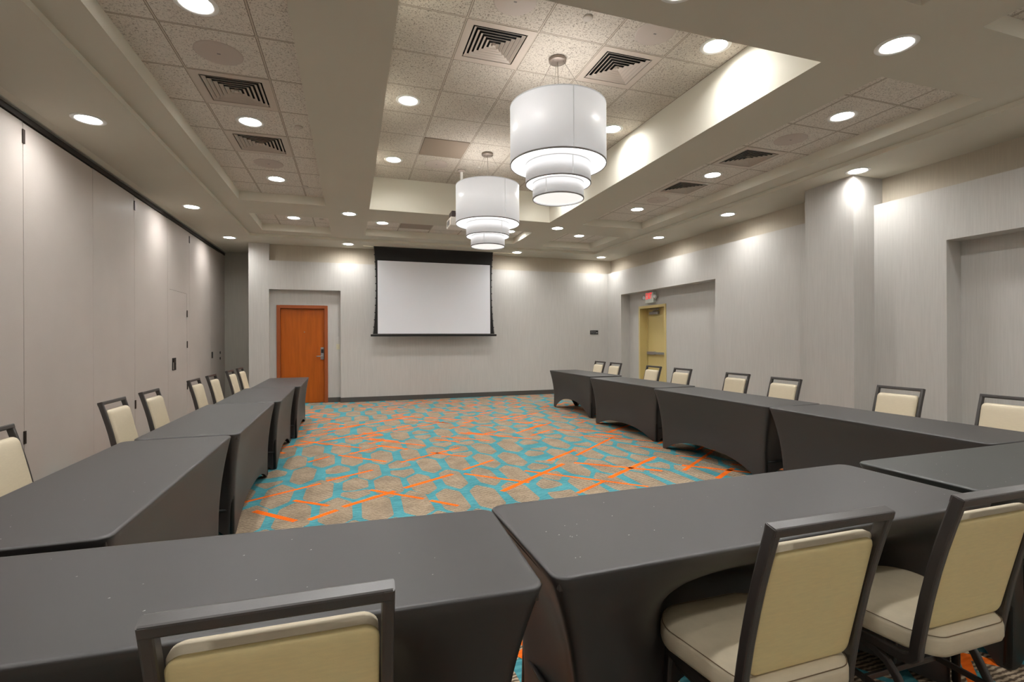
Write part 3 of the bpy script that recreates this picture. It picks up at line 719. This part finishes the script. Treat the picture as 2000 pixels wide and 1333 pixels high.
# ------------------------------------------------------------------ chairs (built facing +y, rear face of the top rail at y=0)
OY = .25
def make_chair():
    r = empty('banquet_chair', (0,0,0))
    def up(p): return (p[0], p[1]-OY, p[2])
    HWc = .205; tw = .024; td = .034
    def ycl(z): return .017+ (.885-z)*.232+.012*math.sin(PI*(.885-z)/.5)
    mb = MB(); prof = rrect(tw, td, .006)
    for s in (-1,1):
        x = s*(HWc-tw/2)
        path = [(x,ycl(z)-OY,z) for z in (.884,.80,.72,.65,.55,.47,.42,.395)]
        cy_, cz = ycl(.395)+.045, .372
        path += [(x,cy_-.045*math.cos(a)*1.0-OY+.0, cz-.035*math.sin(a)) for a in (math.radians(25),math.radians(50),math.radians(75),math.radians(90))]
        path += [(x,cy_+.10-OY,.336),(x,.44-OY,.336)]
        mb.sweep(path, prof, up=(1,0,0))
    yr = ycl(.8725); mb.sweep([(-HWc+.004,yr-OY,.8735),(HWc-.004,yr-OY,.8735)], rrect(.026,.0355,.005), up=(0,-.23,1))
    mb.build('back_frame','frame',r)
    # backrest: front pad and rear panel on the raked line
    def pad(w, z0, z1, off, T, sgn, mt, name, parent, rc=.03):
        o2 = outline(w, 0, 1, .1, .1); mbx = MB(); rings = []
        hgt = z1-z0
        rings_def = [(.0,0),(.0,.45*T),(.004,.72*T),(.012,.9*T),(.028,T),(.06,T*1.04)]
        allv = []; n = None
        for ins, dpt in rings_def:
            ol = outline(w-2*ins, z0+ins, z1-ins, max(rc-ins*.5,.006), max(rc-ins*.5,.006), 7); n = len(ol)
            allv += [(x, ycl(z)+off+sgn*dpt-OY, z) for x, z in ol]
        k = len(rings_def)
        fs = [(i*n+j, i*n+(j+1)%n, (i+1)*n+(j+1)%n, (i+1)*n+j) for i in range(k-1) for j in range(n)]
        fs.append(tuple(range(n)))
        # fill the middle with strips so it follows the rake
        last = (k-1)*n; cidx = len(allv)
        zc = [(z0+z1)/2]
        allv.append((0, ycl((z0+z1)/2)+off+sgn*T*1.05-OY, (z0+z1)/2))
        fs += [(last+j, last+(j+1)%n, cidx) for j in range(n)]
        mbx.add(allv, fs, 0, True); return mbx.build(name, mt, parent)
    bk = pad(.352,.452,.822,.004,.034,1,'vinyl','backrest',r)
    pad(.356,.444,.804,.004,.014,-1,'vinylback','back_panel',bk)
    # seat
    def tp(y): t = min(1,max(0,(y-.085)/.26)); return .80+.20*t*t*(3-2*t)
    mbs = MB(); lv = [(.020,.364),(.004,.370),(0,.382),(0,.415),(.004,.426),(.012,.432),(.03,.440),(.07,.449),(.12,.453)]
    vs = []; n = None
    for ins, z in lv:
        ol = [(x*tp(y),y) for x,y in outline(.47-2*ins, .085+ins, .515-ins, max(.13-ins,.03), max(.085-ins,.02))]; n = len(ol); vs += [(x,y-OY,z) for x,y in ol]
    k = len(lv); fs = [(i*n+j, i*n+(j+1)%n, (i+1)*n+(j+1)%n, (i+1)*n+j) for i in range(k-1) for j in range(n)]
    fs += [tuple(reversed(range(n))), tuple((k-1)*n+j for j in range(n))]
    st = mbs.add(vs, fs, 0, True).build('seat','vinyl',r)
    ol = [(x*tp(y),y) for x,y in outline(.47-.010, .090, .510, .125, .080)]
    MB().tube([(x,y-OY,.4300) for x,y in ol], .0013, 6, closed=True, up=(0,0,1)).build('seam','seam',st)
    # legs
    lp = rrect(.018,.026,.005)
    for s in (-1,1):
        x = s*(HWc-.016)
        path = [(x,.40,.314),(x,.31,.314),(x,.265,.308),(x,.225,.288),(x,.195,.255),(x,.165,.20),(x,.115,.10),(x,.067,.006)]
        l = MB().sweep([(a,b-OY,c) for a,b,c in path], lp, up=(1,0,0)).build('leg','frame',r)
        MB().lathe([(0,0),(.012,0),(.012,.012),(0,.012)],12,cx=x,cy=.066-OY).build('glide','glide',l)
    for s in (-1,1):
        x = s*(HWc-.016)
        l = MB().sweep([(x,.445-OY,.334),(x,.458-OY,.2),(x,.475-OY,.006)], lp, up=(1,0,0)).build('leg','frame',r)
        MB().lathe([(0,0),(.012,0),(.012,.012),(0,.012)],12,cx=x,cy=.475-OY).build('glide','glide',l)
        MB().bar((x-s*.012,.46-OY,.175),(x-s*.012,.152-OY,.175),.012,.020).build('stretcher','frame',r)
    MB().bar((-HWc+.02,.31-OY,.175),(HWc-.02,.31-OY,.175),.012,.020,up=(0,1,0)).build('stretcher','frame',r)
    return r
ch0 = make_chair()
CHAIRS = []  # (centre coordinate of back, rear face coordinate, side)
def addc(kind, a, b, lb, rz=0): CHAIRS.append((kind,a,b,lb,rz))
addc('S',-.125,.938,'single cream chair at the bottom left of the photo, only its top in view',-.8)
addc('S',1.172,.932,'cream vinyl chair nearest the camera at the middle front table, whole back in view',0)
addc('S',1.850,.932,'cream vinyl chair at lower right, cut by the right edge of the photo',0)
addc('S',3.025,.932,'chair beyond the right photo edge, only a front leg in view',0)
addc('L',3.27,-1.815,'cream chair at the far left edge of the photo beside the partition')
addc('L',4.66,-1.80,'first whole cream chair of the left row counting from the camera')
addc('L',5.41,-1.80,'second whole cream chair of the left row, left of the pass door handle')
addc('L',6.77,-1.80,'cream chair of the left row under the pass door hinges')
addc('L',7.54,-1.80,'cream chair of the left row just beyond the pass door')
addc('L',8.60,-1.80,'second to last cream chair of the left row, against the dark alcove')
addc('L',9.32,-1.80,'last cream chair of the left row, before the alcove corner')
addc('R',9.03,4.82,'farthest cream chair of the right row')
addc('R',8.40,4.82,'second farthest cream chair of the right row')
addc('R',7.15,4.82,'cream chair of the right row in front of the yellow exit door')
addc('R',6.39,4.82,'cream chair of the right row just right of the yellow exit door')
addc('R',5.26,4.82,'cream chair of the right row midway between exit niche and column')
addc('R',4.41,4.72,'cream chair of the right row at the left side of the wall column')
addc('R',3.24,4.82,'cream chair of the right row just right of the wall column')
addc('R',2.42,4.82,'nearest cream chair of the right row, cut by the right edge of the photo')
for i,(k,a,b,lb,rz) in enumerate(CHAIRS):
    o = ch0 if i == 0 else copy_tree(ch0)
    if k == 'S': o.location = (a,b+OY,0); o.rotation_euler = (0,0,math.radians(rz))
    elif k == 'L': o.location = (b+OY,a,0); o.rotation_euler = (0,0,-PI/2)
    else: o.location = (b+.035-OY,a,0); o.rotation_euler = (0,0,PI/2)
    tag(o, lb, 'chair', 'cream banquet chairs around the tables')

# ------------------------------------------------------------------ camera, world, view
f_px, th, v0_, ro, H = 966.0, .3152, 663.2, -.0046, 1.344
cd = bpy.data.cameras.new('camera'); cd.sensor_fit = 'HORIZONTAL'; cd.sensor_width = 36; cd.lens = f_px/2000*36
cd.shift_y = (v0_-666.5)/2000; cd.clip_start = .02; cd.clip_end = 60
cam = bpy.data.objects.new('camera', cd); C.objects.link(cam)
fw = Vector((math.sin(th),math.cos(th),0)); rt = Vector((math.cos(th),-math.sin(th),0)); upv = Vector((0,0,1))
r2 = rt*math.cos(ro)-upv*math.sin(ro)*-1; u2 = upv*math.cos(ro)-rt*math.sin(ro)
r2 = (rt*math.cos(ro)+upv*math.sin(ro)).normalized(); u2 = (upv*math.cos(ro)-rt*math.sin(ro)).normalized()
mt_ = Matrix((r2,u2,-fw)).transposed().to_4x4(); mt_.translation = (0,0,H); cam.matrix_world = mt_
bpy.context.scene.camera = cam
w = bpy.data.worlds.new('world'); bpy.context.scene.world = w; w.use_nodes = True
w.node_tree.nodes['Background'].inputs[0].default_value = (.5,.5,.5,1); w.node_tree.nodes['Background'].inputs[1].default_value = .05
vs_ = bpy.context.scene.view_settings
bpy.context.scene.display_settings.display_device = 'sRGB'
vs_.view_transform = 'Standard'; vs_.look = 'None'; vs_.gamma = 1; vs_.exposure = .92; vs_.use_curve_mapping = False
